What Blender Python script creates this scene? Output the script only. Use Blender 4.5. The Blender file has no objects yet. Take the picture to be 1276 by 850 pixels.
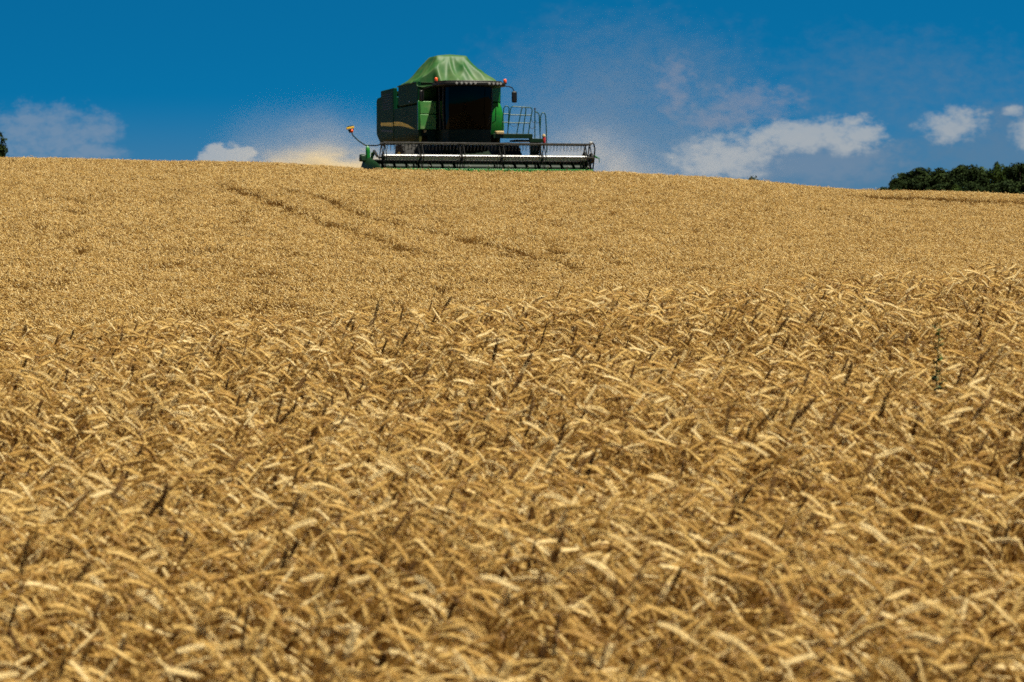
import bpy, bmesh, math, random
import numpy as np
from mathutils import Vector, Matrix, Euler

random.seed(7)
rng = np.random.default_rng(7)
S = bpy.context.scene
COL = S.collection
R = math.radians

# ------------------------------------------------------------------ camera
F_PX, CX, CY, EYE_ROW = 3600.0, 638.0, 425.0, 300.0
PITCH = math.atan((CY - EYE_ROW) / F_PX)
cam = bpy.data.cameras.new('camera')
cam_ob = bpy.data.objects.new('camera', cam)
COL.objects.link(cam_ob)
cam.sensor_width = 36
cam.lens = 36 * F_PX / 1276
cam.clip_start, cam.clip_end = 0.5, 8000
cam_ob.rotation_euler = (R(90) - PITCH, 0, 0)
cam.dof.use_dof = True
cam.dof.focus_distance = 32
cam.dof.aperture_fstop = 7.0
S.camera = cam_ob

# ------------------------------------------------------------------ sun, sky, exposure
SUN_EL, SUN_AZ = R(73), math.atan2(0.90, -0.43)      # azimuth clockwise from +Y
sl = bpy.data.lights.new('sun', 'SUN')
sl.energy, sl.angle, sl.color = 4.9, R(0.53), (1.0, 0.94, 0.79)
so = bpy.data.objects.new('sun', sl)
COL.objects.link(so)
so.rotation_euler = Vector((math.sin(SUN_AZ) * math.cos(SUN_EL), math.cos(SUN_AZ) * math.cos(SUN_EL),
                            math.sin(SUN_EL))).to_track_quat('Z', 'Y').to_euler()
so.location = (20, -10, 40)

S.view_settings.view_transform = 'Standard'
S.view_settings.look = 'None'
S.view_settings.exposure = 0.92
S.view_settings.gamma = 1.0
S.cycles.use_denoising = False
S.cycles.max_bounces = 8
S.cycles.volume_bounces = 1
S.cycles.transparent_max_bounces = 12

world = bpy.data.worlds.new('World')
S.world = world
world.use_nodes = True


class NT:
    """small helper for building node trees"""
    def __init__(self, tree):
        self.t = tree
        tree.nodes.clear()

    def n(self, typ, **kw):
        nd = self.t.nodes.new(typ)
        for k, v in kw.items():
            setattr(nd, k, v)
        return nd

    def link(self, a, b):
        self.t.links.new(a, b)

    def val(self, sock, v):
        if isinstance(v, bpy.types.NodeSocket):
            self.link(v, sock)
        else:
            sock.default_value = v

    def m(self, op, a, b=0.0, c=0.0, clamp=False):
        nd = self.n('ShaderNodeMath', operation=op, use_clamp=clamp)
        self.val(nd.inputs[0], a); self.val(nd.inputs[1], b)
        if len(nd.inputs) > 2:
            self.val(nd.inputs[2], c)
        return nd.outputs[0]

    def smooth(self, x, lo, hi, a=0.0, b=1.0):
        nd = self.n('ShaderNodeMapRange', interpolation_type='SMOOTHSTEP')
        self.val(nd.inputs['Value'], x)
        self.val(nd.inputs['From Min'], lo); self.val(nd.inputs['From Max'], hi)
        self.val(nd.inputs['To Min'], a); self.val(nd.inputs['To Max'], b)
        return nd.outputs[0]

    def mix(self, fac, a, b, mode='MIX'):
        nd = self.n('ShaderNodeMix', data_type='RGBA', blend_type=mode)
        self.val(nd.inputs[0], fac)
        self.val(nd.inputs[6], a); self.val(nd.inputs[7], b)
        return nd.outputs[2]

    def noise(self, vec, scale, detail=3.0, rough=0.5):
        nd = self.n('ShaderNodeTexNoise')
        if vec is not None:
            self.link(vec, nd.inputs['Vector'])
        nd.inputs['Scale'].default_value = scale
        nd.inputs['Detail'].default_value = detail
        nd.inputs['Roughness'].default_value = rough
        return nd.outputs[0]

    def xyz(self, x, y, z):
        nd = self.n('ShaderNodeCombineXYZ')
        self.val(nd.inputs[0], x); self.val(nd.inputs[1], y); self.val(nd.inputs[2], z)
        return nd.outputs[0]


def build_world():
    w = NT(world.node_tree)
    tc = w.n('ShaderNodeTexCoord')
    sep = w.n('ShaderNodeSeparateXYZ'); w.link(tc.outputs['Generated'], sep.inputs[0])
    X, Y, Z = sep.outputs
    # a polariser makes the low sky as deep as the sky higher up: look the sky up at a steeper elevation
    lift = w.m('MULTIPLY_ADD', Z, 4.0, 0.22)
    sky = w.n('ShaderNodeTexSky', sky_type='NISHITA')
    sky.sun_disc = False
    sky.sun_elevation, sky.sun_rotation = SUN_EL, SUN_AZ
    sky.air_density, sky.dust_density, sky.ozone_density = 1.0, 0.3, 2.0
    nrm = w.n('ShaderNodeVectorMath', operation='NORMALIZE')
    w.link(w.xyz(X, Y, lift), nrm.inputs[0]); w.link(nrm.outputs[0], sky.inputs[0])
    base = w.mix(1.0, sky.outputs[0], (0.02, 0.755, 1.0, 1), 'MULTIPLY')
    # unseen upper sky dimmed and made neutral to cut blue fill in the shadows
    high = w.mix(1.0, sky.outputs[0], (0.20, 0.165, 0.12, 1), 'MULTIPLY')
    base = w.mix(w.smooth(Z, 0.12, 0.45), base, high)
    # clouds low over the horizon, in the direction they stand in
    Yp = w.m('MAXIMUM', Y, 0.02)
    u = w.m('DIVIDE', X, Yp)
    v = w.m('DIVIDE', Z, Yp)
    uv = w.xyz(u, w.m('MULTIPLY', v, 1.5), 0.0)
    n1 = w.noise(uv, 170.0, 7.0, 0.62)
    n2 = w.noise(uv, 48.0, 4.0, 0.5)
    fwd = w.smooth(Y, 0.1, 0.4)
    nn = w.m('ADD', w.m('MULTIPLY_ADD', n1, 3.6, -1.8), w.m('MULTIPLY_ADD', n2, 2.0, -1.0))

    def blob(px, row, rx, ry, lo, hi, amp=1.0, slope=0.0):
        u0, v0 = (px - 638) / F_PX, (300 - row) / F_PX
        du = w.m('SUBTRACT', u, u0)
        dv = w.m('SUBTRACT', w.m('SUBTRACT', v, v0), w.m('MULTIPLY', du, slope))
        a = w.m('MULTIPLY', du, F_PX / rx); b = w.m('MULTIPLY', dv, F_PX / ry)
        e = w.m('SUBTRACT', 1.0, w.m('ADD', w.m('MULTIPLY', a, a), w.m('MULTIPLY', b, b)))
        return w.smooth(w.m('MULTIPLY_ADD', nn, amp, e), lo, hi)

    def layer(col, blobs, tint, amount):
        f = blobs[0]
        for b in blobs[1:]:
            f = w.m('MAXIMUM', f, b)
        f = w.m('MULTIPLY', w.m('MULTIPLY', f, amount), fwd)
        return w.mix(f, col, tint)

    # the scene's sky strength is 0.1, so cloud radiance is given ten times over
    c = base
    haze = (1.35, 2.25, 3.4, 1)
    c = layer(c, [blob(1010, 215, 230, 55, -0.6, 1.3, 0.5), blob(1240, 185, 110, 65, -0.5, 1.2, 0.5),
                  blob(780, 150, 230, 140, -0.3, 1.7, 0.4), blob(1120, 120, 240, 90, -0.2, 2.4, 0.5)], haze, 0.68)
    c = layer(c, [w.smooth(v, 0.052, 0.018)], (0.9, 2.1, 3.4, 1), 0.55)
    c = layer(c, [blob(55, 168, 85, 40, -0.5, 1.3, 0.9), blob(122, 163, 38, 24, -0.3, 1.3, 0.8),
                  blob(118, 190, 45, 14, -0.3, 1.0, 0.6)], (2.2, 3.1, 4.3, 1), 0.70)
    c = layer(c, [blob(838, 112, 34, 40, -0.3, 1.5, 1.0), blob(940, 128, 70, 28, -0.2, 1.6, 1.0),
                  blob(890, 150, 60, 16, 0.0, 1.6, 0.8)], (2.7, 3.0, 3.9, 1), 0.5)
    c = layer(c, [blob(1000, 200, 120, 32, -0.6, 1.0, 0.7)], (1.9, 2.75, 3.9, 1), 0.62)
    white = (4.5, 4.8, 5.0, 1)
    c = layer(c, [blob(898, 199, 72, 32, -0.5, 1.2, 0.9, 0.1), blob(985, 172, 92, 20, -0.6, 1.0, 0.9, 0.10),
                  blob(1050, 167, 50, 23, -0.6, 1.0, 1.0, 0.0), blob(940, 184, 60, 18, -0.5, 1.2, 0.9, 0.22)],
              white, 0.80)
    c = layer(c, [blob(1190, 155, 46, 25, -0.3, 1.2, 0.8), blob(1262, 139, 14, 8, -0.1, 1.9, 1.0),
                  blob(1276, 168, 24, 22, -0.3, 1.5, 0.8)], white, 0.72)
    c = layer(c, [blob(281, 195, 38, 16, -0.25, 0.5, 0.9)], white, 0.85)
    bg = w.n('ShaderNodeBackground'); w.link(c, bg.inputs[0]); bg.inputs[1].default_value = 0.050
    out = w.n('ShaderNodeOutputWorld'); w.link(bg.outputs[0], out.inputs[0])


build_world()

# ------------------------------------------------------------------ object helpers


def tag(o, label=None, cat=None, group=None, kind=None):
    for k, v in (('label', label), ('category', cat), ('group', group), ('kind', kind)):
        if v:
            o[k] = v
    return o


def empty(name, loc, rz=0.0):
    o = bpy.data.objects.new(name, None)
    o.empty_display_size = 0.3
    o.location = loc
    o.rotation_euler = (0, 0, rz)
    COL.objects.link(o)
    return o


def principled(name, col, rough=0.6, metal=0.0, spec=0.5):
    m = bpy.data.materials.new(name)
    m.use_nodes = True
    t = NT(m.node_tree)
    p = t.n('ShaderNodeBsdfPrincipled')
    o = t.n('ShaderNodeOutputMaterial')
    t.link(p.outputs[0], o.inputs[0])
    p.inputs['Base Color'].default_value = (*col, 1)
    p.inputs['Roughness'].default_value = rough
    p.inputs['Metallic'].default_value = metal
    p.inputs['Specular IOR Level'].default_value = spec
    return m, t, p, o


def worn(name, col, rough=0.45, metal=0.0, dust=0.35, dust_col=(0.30, 0.23, 0.13), scale=2.5, low=None, spec=0.5):
    """paint or metal with patches of field dust, thicker on the lower panels when LOW is given"""
    m, t, p, o = principled(name, col, rough, metal, spec)
    tc = t.n('ShaderNodeTexCoord')
    v = tc.outputs['Object']
    n = t.noise(v, scale, 6.0, 0.62)
    f = t.smooth(n, 0.45, 0.78, 0.0, dust)
    if low:
        s = t.n('ShaderNodeSeparateXYZ'); t.link(v, s.inputs[0])
        f = t.m('MAXIMUM', f, t.m('MULTIPLY', t.smooth(t.m('MULTIPLY_ADD', n, 0.5, s.outputs[2]), low[1], low[0]), 0.75))
    t.link(t.mix(f, (*col, 1), (*dust_col, 1)), p.inputs['Base Color'])
    t.link(t.m('MULTIPLY_ADD', f, 0.45, rough, clamp=True), p.inputs['Roughness'])
    return m


class MB:
    def __init__(self):
        self.v, self.f, self.mi = [], [], []

    def add(self, verts, faces, mi=0):
        b = len(self.v)
        self.v += [tuple(p) for p in verts]
        self.f += [[i + b for i in f] for f in faces]
        self.mi += [mi] * len(faces)
        return self

    def box(self, x0, x1, y0, y1, z0, z1, mi=0):
        vs = [(x, y, z) for x in (x0, x1) for y in (y0, y1) for z in (z0, z1)]
        return self.add(vs, [(0, 1, 3, 2), (4, 6, 7, 5), (0, 4, 5, 1), (2, 3, 7, 6), (0, 2, 6, 4), (1, 5, 7, 3)], mi)

    def prism(self, poly, a, b, axis='x', mi=0):
        n = len(poly)
        if axis == 'x':
            mk = lambda p, t: (t, p[0], p[1])
        elif axis == 'y':
            mk = lambda p, t: (p[0], t, p[1])
        else:
            mk = lambda p, t: (p[0], p[1], t)
        vs = [mk(p, a) for p in poly] + [mk(p, b) for p in poly]
        fs = [list(range(n)), list(range(2 * n - 1, n - 1, -1))]
        fs += [(i, (i + 1) % n, n + (i + 1) % n, n + i) for i in range(n)]
        return self.add(vs, fs, mi)

    def tube(self, pts, r, n=8, mi=0, closed=False):
        P = [Vector(p) for p in pts]
        k = len(P)
        rr = r if hasattr(r, '__len__') else [r] * k
        vs, up = [], None
        for i in range(k):
            if closed:
                d = (P[(i + 1) % k] - P[i - 1]).normalized()
            else:
                d = (P[min(i + 1, k - 1)] - P[max(i - 1, 0)]).normalized()
            if up is None:
                up = Vector((0, 0, 1)) if abs(d.z) < 0.9 else Vector((1, 0, 0))
            a = (up - d * up.dot(d)).normalized()
            up = a
            b = d.cross(a)
            for j in range(n):
                t = 2 * math.pi * j / n
                vs.append(P[i] + (a * math.cos(t) + b * math.sin(t)) * rr[i])
        fs = []
        for i in range(k if closed else k - 1):
            q = (i + 1) % k
            for j in range(n):
                fs.append((i * n + j, i * n + (j + 1) % n, q * n + (j + 1) % n, q * n + j))
        if not closed:
            fs += [list(range(n - 1, -1, -1)), [(k - 1) * n + j for j in range(n)]]
        return self.add(vs, fs, mi)

    def lathe(self, c, prof, n=32, axis='x', mi=0):
        """PROF: (radius, offset along the axis) pairs"""
        vs = []
        for (r, t) in prof:
            for j in range(n):
                a = 2 * math.pi * j / n
                ca, sa = r * math.cos(a), r * math.sin(a)
                q = {'x': (t, ca, sa), 'y': (ca, t, sa), 'z': (ca, sa, t)}[axis]
                vs.append((c[0] + q[0], c[1] + q[1], c[2] + q[2]))
        k = len(prof)
        fs = [(i * n + j, i * n + (j + 1) % n, (i + 1) * n + (j + 1) % n, (i + 1) * n + j)
              for i in range(k - 1) for j in range(n)]
        fs += [list(range(n - 1, -1, -1)), [(k - 1) * n + j for j in range(n)]]
        return self.add(vs, fs, mi)

    def ball(self, c, rx, ry, rz, n=12, k=7, mi=0):
        prof = [(math.sin(math.pi * i / k), -math.cos(math.pi * i / k)) for i in range(k + 1)]
        vs = []
        for (r, t) in prof:
            for j in range(n):
                a = 2 * math.pi * j / n
                vs.append((c[0] + rx * r * math.cos(a), c[1] + ry * r * math.sin(a), c[2] + rz * t))
        fs = [(i * n + j, i * n + (j + 1) % n, (i + 1) * n + (j + 1) % n, (i + 1) * n + j)
              for i in range(k) for j in range(n)]
        return self.add(vs, fs, mi)

    def mesh(self, name, mats, smooth=35, merge=True):
        me = bpy.data.meshes.new(name)
        me.from_pydata(self.v, [], self.f)
        for i, k in enumerate(self.mi):
            me.polygons[i].material_index = k
        for m in (mats if isinstance(mats, (list, tuple)) else [mats]):
            me.materials.append(m)
        bm = bmesh.new(); bm.from_mesh(me)
        if merge:
            bmesh.ops.remove_doubles(bm, verts=bm.verts, dist=1e-5)
        bmesh.ops.recalc_face_normals(bm, faces=bm.faces)
        bm.to_mesh(me); bm.free()
        if smooth:
            me.shade_smooth()
            me.set_sharp_from_angle(angle=R(smooth))
        return me

    def build(self, name, mats, parent=None, smooth=35, bevel=0.0, merge=True):
        o = bpy.data.objects.new(name, self.mesh(name, mats, smooth, merge))
        COL.objects.link(o)
        if parent:
            o.parent = parent
        if bevel:
            b = o.modifiers.new('bevel', 'BEVEL')
            b.width, b.segments, b.limit_method = bevel, 2, 'ANGLE'
        return o


# ------------------------------------------------------------------ terrain
WHEAT_H = 0.72
PROFILE = [(-20, -1.75), (0, -1.16), (3, -1.07), (6, -.92), (10, -.72), (14, -.52), (17, -.40), (19, -.385), (21, -.47),
           (25, -.9), (32, -1.65), (40, -2.0), (46, -1.75), (52, -1.36), (60, -.84), (80, .52), (100, 2.0),
           (107, 2.5), (110, 2.7), (113, 2.82), (117, 2.90), (122, 2.95), (127, 2.9), (134, 2.5), (150, 1.0),
           (180, -2), (250, -3), (400, -5), (1000, -15), (6000, -120)]


def pchip(xs, ys, x):
    xs, ys, x = np.array(xs, float), np.array(ys, float), np.asarray(x, float)
    h = np.diff(xs); d = np.diff(ys) / h
    m = np.zeros(len(xs)); m[0], m[-1] = d[0], d[-1]
    for i in range(1, len(xs) - 1):
        if d[i - 1] * d[i] > 0:
            w1, w2 = 2 * h[i] + h[i - 1], h[i] + 2 * h[i - 1]
            m[i] = (w1 + w2) / (w1 / d[i - 1] + w2 / d[i])
    i = np.clip(np.searchsorted(xs, x) - 1, 0, len(h) - 1)
    t = np.clip((x - xs[i]) / h[i], 0, 1)
    return ((2 * t**3 - 3 * t**2 + 1) * ys[i] + (t**3 - 2 * t**2 + t) * h[i] * m[i]
            + (-2 * t**3 + 3 * t**2) * ys[i + 1] + (t**3 - t**2) * h[i] * m[i + 1])


def sstep(x, a, b):
    t = np.clip((x - a) / (b - a), 0, 1)
    return t * t * (3 - 2 * t)


SKY_U = [-900, 0, 150, 250, 400, 500, 600, 700, 800, 900, 1000, 1100, 1276, 2200]
SKY_R = [199, 198, 198.3, 201.5, 206.5, 210.5, 212.8, 212.8, 215.5, 223, 231, 236, 242.5, 264]


def top(x, y):
    """height of the top of the crop"""
    x, y = np.asarray(x, float), np.asarray(y, float)
    z = pchip(*zip(*PROFILE), y)
    z = z + 0.058 * np.clip(x, -7, 7) * (sstep(y, 5, 14) * (1 - sstep(y, 23, 45)))
    u = 638 + F_PX * x / np.maximum(y, 20)
    dz = (210.8 - np.interp(u, SKY_U, SKY_R)) * 118 / F_PX
    dz = dz + 0.04 * np.sin(u * 0.021 + 1) * (np.abs(u - 600) > 190)
    z = z + dz * sstep(y, 45, 105) * (1 - sstep(y, 160, 260))
    z = z + 11.5 * np.exp(-((x - 75) / 55) ** 2 - ((y - 520) / 85) ** 2)
    return z


def ground_z(x, y):
    return top(x, y) - WHEAT_H


def at(px, row, lo=3.0, hi=135.0):
    """where the ray through a pixel of the photograph first meets the crop"""
    xc, yc = (px - CX) / F_PX, (CY - row) / F_PX
    d = np.array([xc, math.cos(PITCH) + yc * math.sin(PITCH), -math.sin(PITCH) + yc * math.cos(PITCH)])
    t = np.linspace(lo, hi, 6000)
    P = d[None, :] * t[:, None]
    below = P[:, 2] <= top(P[:, 0], P[:, 1])
    k = int(np.argmax(below)) if below.any() else len(t) - 1
    return P[k]


def build_ground():
    ys = np.concatenate([np.arange(-20, 30, 0.5), np.arange(30, 160, 1.5), np.arange(160, 700, 12), np.geomspace(700, 6000, 14)])
    us = np.concatenate([-np.geomspace(1, 5000, 34)[::-1] - 30, np.arange(-30, 30.1, 1.0), np.geomspace(1, 5000, 34) + 30])
    X, Y = np.meshgrid(us, ys)
    Z = ground_z(X, Y)
    nx, ny = len(us), len(ys)
    V = np.stack([X, Y, Z], -1).reshape(-1, 3)
    F = [(j * nx + i, j * nx + i + 1, (j + 1) * nx + i + 1, (j + 1) * nx + i) for j in range(ny - 1) for i in range(nx - 1)]
    m, t, p, o = principled('soil and straw litter', (0.2, 0.13, 0.06), 0.95, spec=0.1)
    tc = t.n('ShaderNodeTexCoord')
    n = t.noise(tc.outputs['Object'], 9.0, 8.0, 0.7)
    t.link(t.mix(n, (0.045, 0.026, 0.012, 1), (0.24, 0.15, 0.065, 1)), p.inputs['Base Color'])
    mb = MB(); mb.add(V.tolist(), F)
    tag(mb.build('ground', m, smooth=180, merge=False), kind='structure')


build_ground()

# ------------------------------------------------------------------ wheat


def wheat_material(name, stops, rough, trans, attr=True):
    """straw: each stalk has its own tone (the tint of its mesh plus the random tone of its copy)"""
    m = bpy.data.materials.new(name); m.use_nodes = True
    t = NT(m.node_tree)
    oi = t.n('ShaderNodeObjectInfo')
    at_ = t.n('ShaderNodeAttribute', attribute_name='tint')
    r = t.m('FRACT', t.m('ADD', oi.outputs['Random'], at_.outputs['Fac']))
    ramp = t.n('ShaderNodeValToRGB')
    t.link(r, ramp.inputs[0])
    el = ramp.color_ramp.elements
    el[0].position, el[0].color = stops[0][0], (*stops[0][1], 1)
    el[1].position, el[1].color = stops[-1][0], (*stops[-1][1], 1)
    for pos, c in stops[1:-1]:
        e = el.new(pos); e.color = (*c, 1)
    tc = t.n('ShaderNodeTexCoord')
    n = t.noise(tc.outputs['Object'], 260.0, 3.0, 0.6)
    c = t.mix(t.smooth(n, 0.35, 0.75, 0.0, 0.4), ramp.outputs[0], (0.28, 0.15, 0.04, 1))
    p = t.n('ShaderNodeBsdfPrincipled')
    t.link(c, p.inputs['Base Color'])
    p.inputs['Roughness'].default_value = rough
    p.inputs['Specular IOR Level'].default_value = 0.12 if trans < 0.05 else 0.3
    tr = t.n('ShaderNodeBsdfTranslucent'); t.link(c, tr.inputs[0])
    mx = t.n('ShaderNodeMixShader'); mx.inputs[0].default_value = trans
    t.link(p.outputs[0], mx.inputs[1]); t.link(tr.outputs[0], mx.inputs[2])
    o = t.n('ShaderNodeOutputMaterial'); t.link(mx.outputs[0], o.inputs[0])
    return m


M_EAR = wheat_material('ripe ear', [(0.0, (.36, .195, .042)), (0.3, (.54, .335, .09)), (0.65, (.67, .46, .155)), (1.0, (.83, .66, .34))], 0.45, 0.10)
M_STEM = wheat_material('straw stem', [(0.0, (.22, .10, .014)), (0.5, (.36, .19, .035)), (1.0, (.56, .36, .105))], 0.4, 0.06)
M_LEAF = wheat_material('dry leaf', [(0.0, (.17, .075, .012)), (0.5, (.31, .16, .032)), (1.0, (.52, .36, .16))], 0.6, 0.25)
M_EAR_SHADE = wheat_material('shade-painted ear', [(0.0, (.035, .017, .006)), (0.5, (.08, .038, .012)), (1.0, (.19, .10, .032))], 0.6, 0.02)  # shade on the unlit sides of upright ears, put into the colour
STALK_MATS = [M_STEM, M_EAR, M_LEAF, M_EAR_SHADE]


def stalk_path(rg, bend, length, lean):
    """centre line in the xz plane: a straight straw that arches over at the neck; returns (points, tangents)"""
    L0 = length - 0.15
    ear = rg.uniform(0.066, 0.118)
    tot = length + ear
    s, ds = 0.0, 0.01
    x = y = z = 0.0
    ph = rg.uniform(-0.3, 0.3)
    P, T = [], []
    while s <= tot + 1e-6:
        if s < L0:
            th = lean * s / L0
        else:
            q = (s - L0) / (tot - L0)
            th = lean + (bend - lean) * min(1.0, 1.25 * (q * q * (3 - 2 * q) * 0.5 + q * 0.5))
        yy = ph * max(0.0, s - L0)
        d = Vector((math.sin(th), math.sin(yy) * 0.3, math.cos(th))).normalized()
        P.append(Vector((x, y, z))); T.append(d)
        x += d.x * ds; y += d.y * ds; z += d.z * ds
        s += ds
    k_ear = int(length / ds)
    zmax = max(p.z for p in P)
    f = WHEAT_H / zmax * rg.uniform(0.95, 1.07)
    off = Vector((0, 0, WHEAT_H * rg.uniform(0.95, 1.06) - zmax))
    P = [p + off * min(1.0, i / 30) for i, p in enumerate(P)]
    return P, T, k_ear


def ear_geo(mb, P, T, k, rg, mi, detail):
    """spikelets in two alternating rows along the rachis"""
    n = len(P) - k
    tw = rg.uniform(0, math.pi)
    nodes = int(1.75 * n) if detail else 0
    P2, T2 = P[k:], T[k:]

    def pt(q):
        f = q * (len(P2) - 1); i = min(int(f), len(P2) - 2); a = f - i
        return P2[i].lerp(P2[i + 1], a), T2[i].lerp(T2[i + 1], a).normalized()
    if detail:
        mb.tube([p for p in P2], [0.0022] * len(P2), 4, mi)
        for s in range(nodes):
            q = (s + 0.3) / nodes
            c, d = pt(q)
            side = Vector((0, 1, 0)).cross(d).normalized()
            bn = d.cross(side)
            ang = tw + (math.pi if s % 2 else 0) + rg.uniform(-0.25, 0.25)
            o = side * math.cos(ang) + bn * math.sin(ang)
            fat = (0.65 + 0.35 * math.sin(math.pi * min(1, q * 0.9 + 0.15))) * rg.uniform(0.9, 1.1)
            ax = (d + o * 0.62).normalized()
            w1 = ax.cross(o).normalized(); w2 = ax.cross(w1).normalized()
            ln = 0.0112 * fat
            vs, rings = [], [(0.0, 0.25), (0.3, 1.0), (0.68, 0.85), (1.0, 0.16)]
            base = c + o * 0.0029
            for (t, rr) in rings:
                for j in range(5):
                    a = 2 * math.pi * j / 5
                    vs.append(base + ax * (t * ln) + w1 * (math.cos(a) * 0.0044 * fat * rr) + w2 * (math.sin(a) * 0.0035 * fat * rr))
            fs = [(i * 5 + j, i * 5 + (j + 1) % 5, (i + 1) * 5 + (j + 1) % 5, (i + 1) * 5 + j) for i in range(3) for j in range(5)]
            fs += [(15, 16, 17, 18, 19)]
            mb.add(vs, fs, mi)
            for _ in range(rg.choice([0, 1, 1, 2])):     # short awns
                tip = base + ax * ln
                al = rg.uniform(0.006, 0.024)
                e = tip + (ax * 0.7 + d * 0.6 + w1 * rg.uniform(-.3, .3)).normalized() * al
                mb.add([tip - w1 * 0.0007, tip + w1 * 0.0007, e], [(0, 1, 2)], mi)
    else:
        pts, rr = [], []
        for i in range(8):
            q = i / 7
            c, d = pt(q)
            side = Vector((0, 1, 0)).cross(d).normalized()
            pts.append(c + side * (0.002 * (-1) ** i))
            rr.append(0.0065 * (0.35 + 0.75 * math.sin(math.pi * min(1, q * 0.8 + 0.16))) * (1.15 if i % 2 else 0.85))
        mb.tube(pts, rr, 5, mi)


def leaf_geo(mb, P, rg, mi, segs=6):
    i = rg.randint(15, 46)
    p = P[min(i, len(P) - 1)].copy()
    az = rg.uniform(-1.6, 1.6)
    ln = rg.uniform(0.12, 0.24)
    th = rg.uniform(0.2, 0.7); w = rg.uniform(0.0014, 0.0034)
    tw = rg.uniform(-1.5, 1.5)
    vs = []
    for k in range(segs + 1):
        q = k / segs
        t = th + q * rg.uniform(1.6, 2.4)
        d = Vector((math.sin(t) * math.cos(az), math.sin(t) * math.sin(az), math.cos(t)))
        s = Vector((-math.sin(az + tw * q), math.cos(az + tw * q), 0.3 * math.sin(tw * q * 2)))
        ww = w * (1 - q ** 2) + 0.0006
        vs += [p - s * ww, p + s * ww]
        p = p + d * (ln / segs)
    mb.add(vs, [(2 * k, 2 * k + 1, 2 * k + 3, 2 * k + 2) for k in range(segs)], mi)


def make_stalk(seed, dark=False, detail=True, split=False):
    rg = random.Random(seed)
    if dark:
        bend, lean = rg.uniform(0.15, 0.75), rg.uniform(0.0, 0.15)
    else:
        bend, lean = rg.choice([rg.uniform(0.3, 0.95), rg.uniform(1.1, 1.8), rg.uniform(1.9, 2.6), rg.uniform(2.0, 2.8), rg.uniform(2.1, 2.9), rg.uniform(2.2, 3.0)]), rg.uniform(0.04, 0.22)
    P, T, k = stalk_path(rg, bend, 0.74, lean)
    stem, ear = MB(), MB()
    leaves = []
    idx = list(range(0, k - 18, 8 if detail else 18)) + list(range(k - 18, k + 1, 3 if detail else 6))
    stem.tube([P[i] for i in idx], [0.0021 - 0.0007 * i / k for i in idx] if detail else 0.0016, 5 if detail else 3, 0)
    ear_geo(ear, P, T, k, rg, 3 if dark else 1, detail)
    for _ in range(2 if detail else 1):
        leaves.append(MB()); leaf_geo(leaves[-1], P, rg, 2, 6 if detail else 4)
    if split:
        return [stem, ear] + leaves
    m = MB()
    for q in [stem, ear] + leaves:
        b = len(m.v); m.v += q.v; m.f += [[i + b for i in f] for f in q.f]; m.mi += q.mi
    return m


def set_tint(me, vals):
    a = me.attributes.new('tint', 'FLOAT', 'POINT')
    a.data.foreach_set('value', np.asarray(vals, np.float32))


def shapes(name, mbs, tints=None):
    """shape library for the crop: never linked to the scene itself"""
    c = bpy.data.collections.new(name)
    for i, mb in enumerate(mbs):
        me = mb.mesh('straw_%03d' % i, STALK_MATS, 180, merge=False)
        set_tint(me, tints[i] if tints is not None else np.full(len(me.vertices), 0.0))
        o = bpy.data.objects.new('straw_%03d' % i, me)
        c.objects.link(o)
    return c


NEAR_N, NEAR_DARK = 42, 8
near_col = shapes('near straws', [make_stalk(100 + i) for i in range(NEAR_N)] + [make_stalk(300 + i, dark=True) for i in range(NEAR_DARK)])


def clump(seed, count, rad, dark_share=0.05):
    """a tuft of COUNT simple stalks, used beyond the near rise"""
    rg = random.Random(seed)
    m, tint = MB(), []
    for i in range(count):
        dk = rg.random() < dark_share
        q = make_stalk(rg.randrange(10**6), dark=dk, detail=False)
        r, a = rad * math.sqrt(rg.random()), rg.uniform(0, 6.283)
        rz = rg.gauss(0.0, 0.75)
        M = Matrix.Translation((r * math.cos(a), r * math.sin(a), rg.uniform(-0.05, 0.03))) @ Matrix.Rotation(rz, 4, 'Z')
        b = len(m.v)
        m.v += [tuple(M @ Vector(p)) for p in q.v]
        m.f += [[k + b for k in f] for f in q.f]; m.mi += q.mi
        tint += [rg.random()] * len(q.v)
    return m, tint


tufts = [clump(900 + i, 26, 0.24) for i in range(14)]
far_col = shapes('far tufts', [t[0] for t in tufts], [t[1] for t in tufts])


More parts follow.
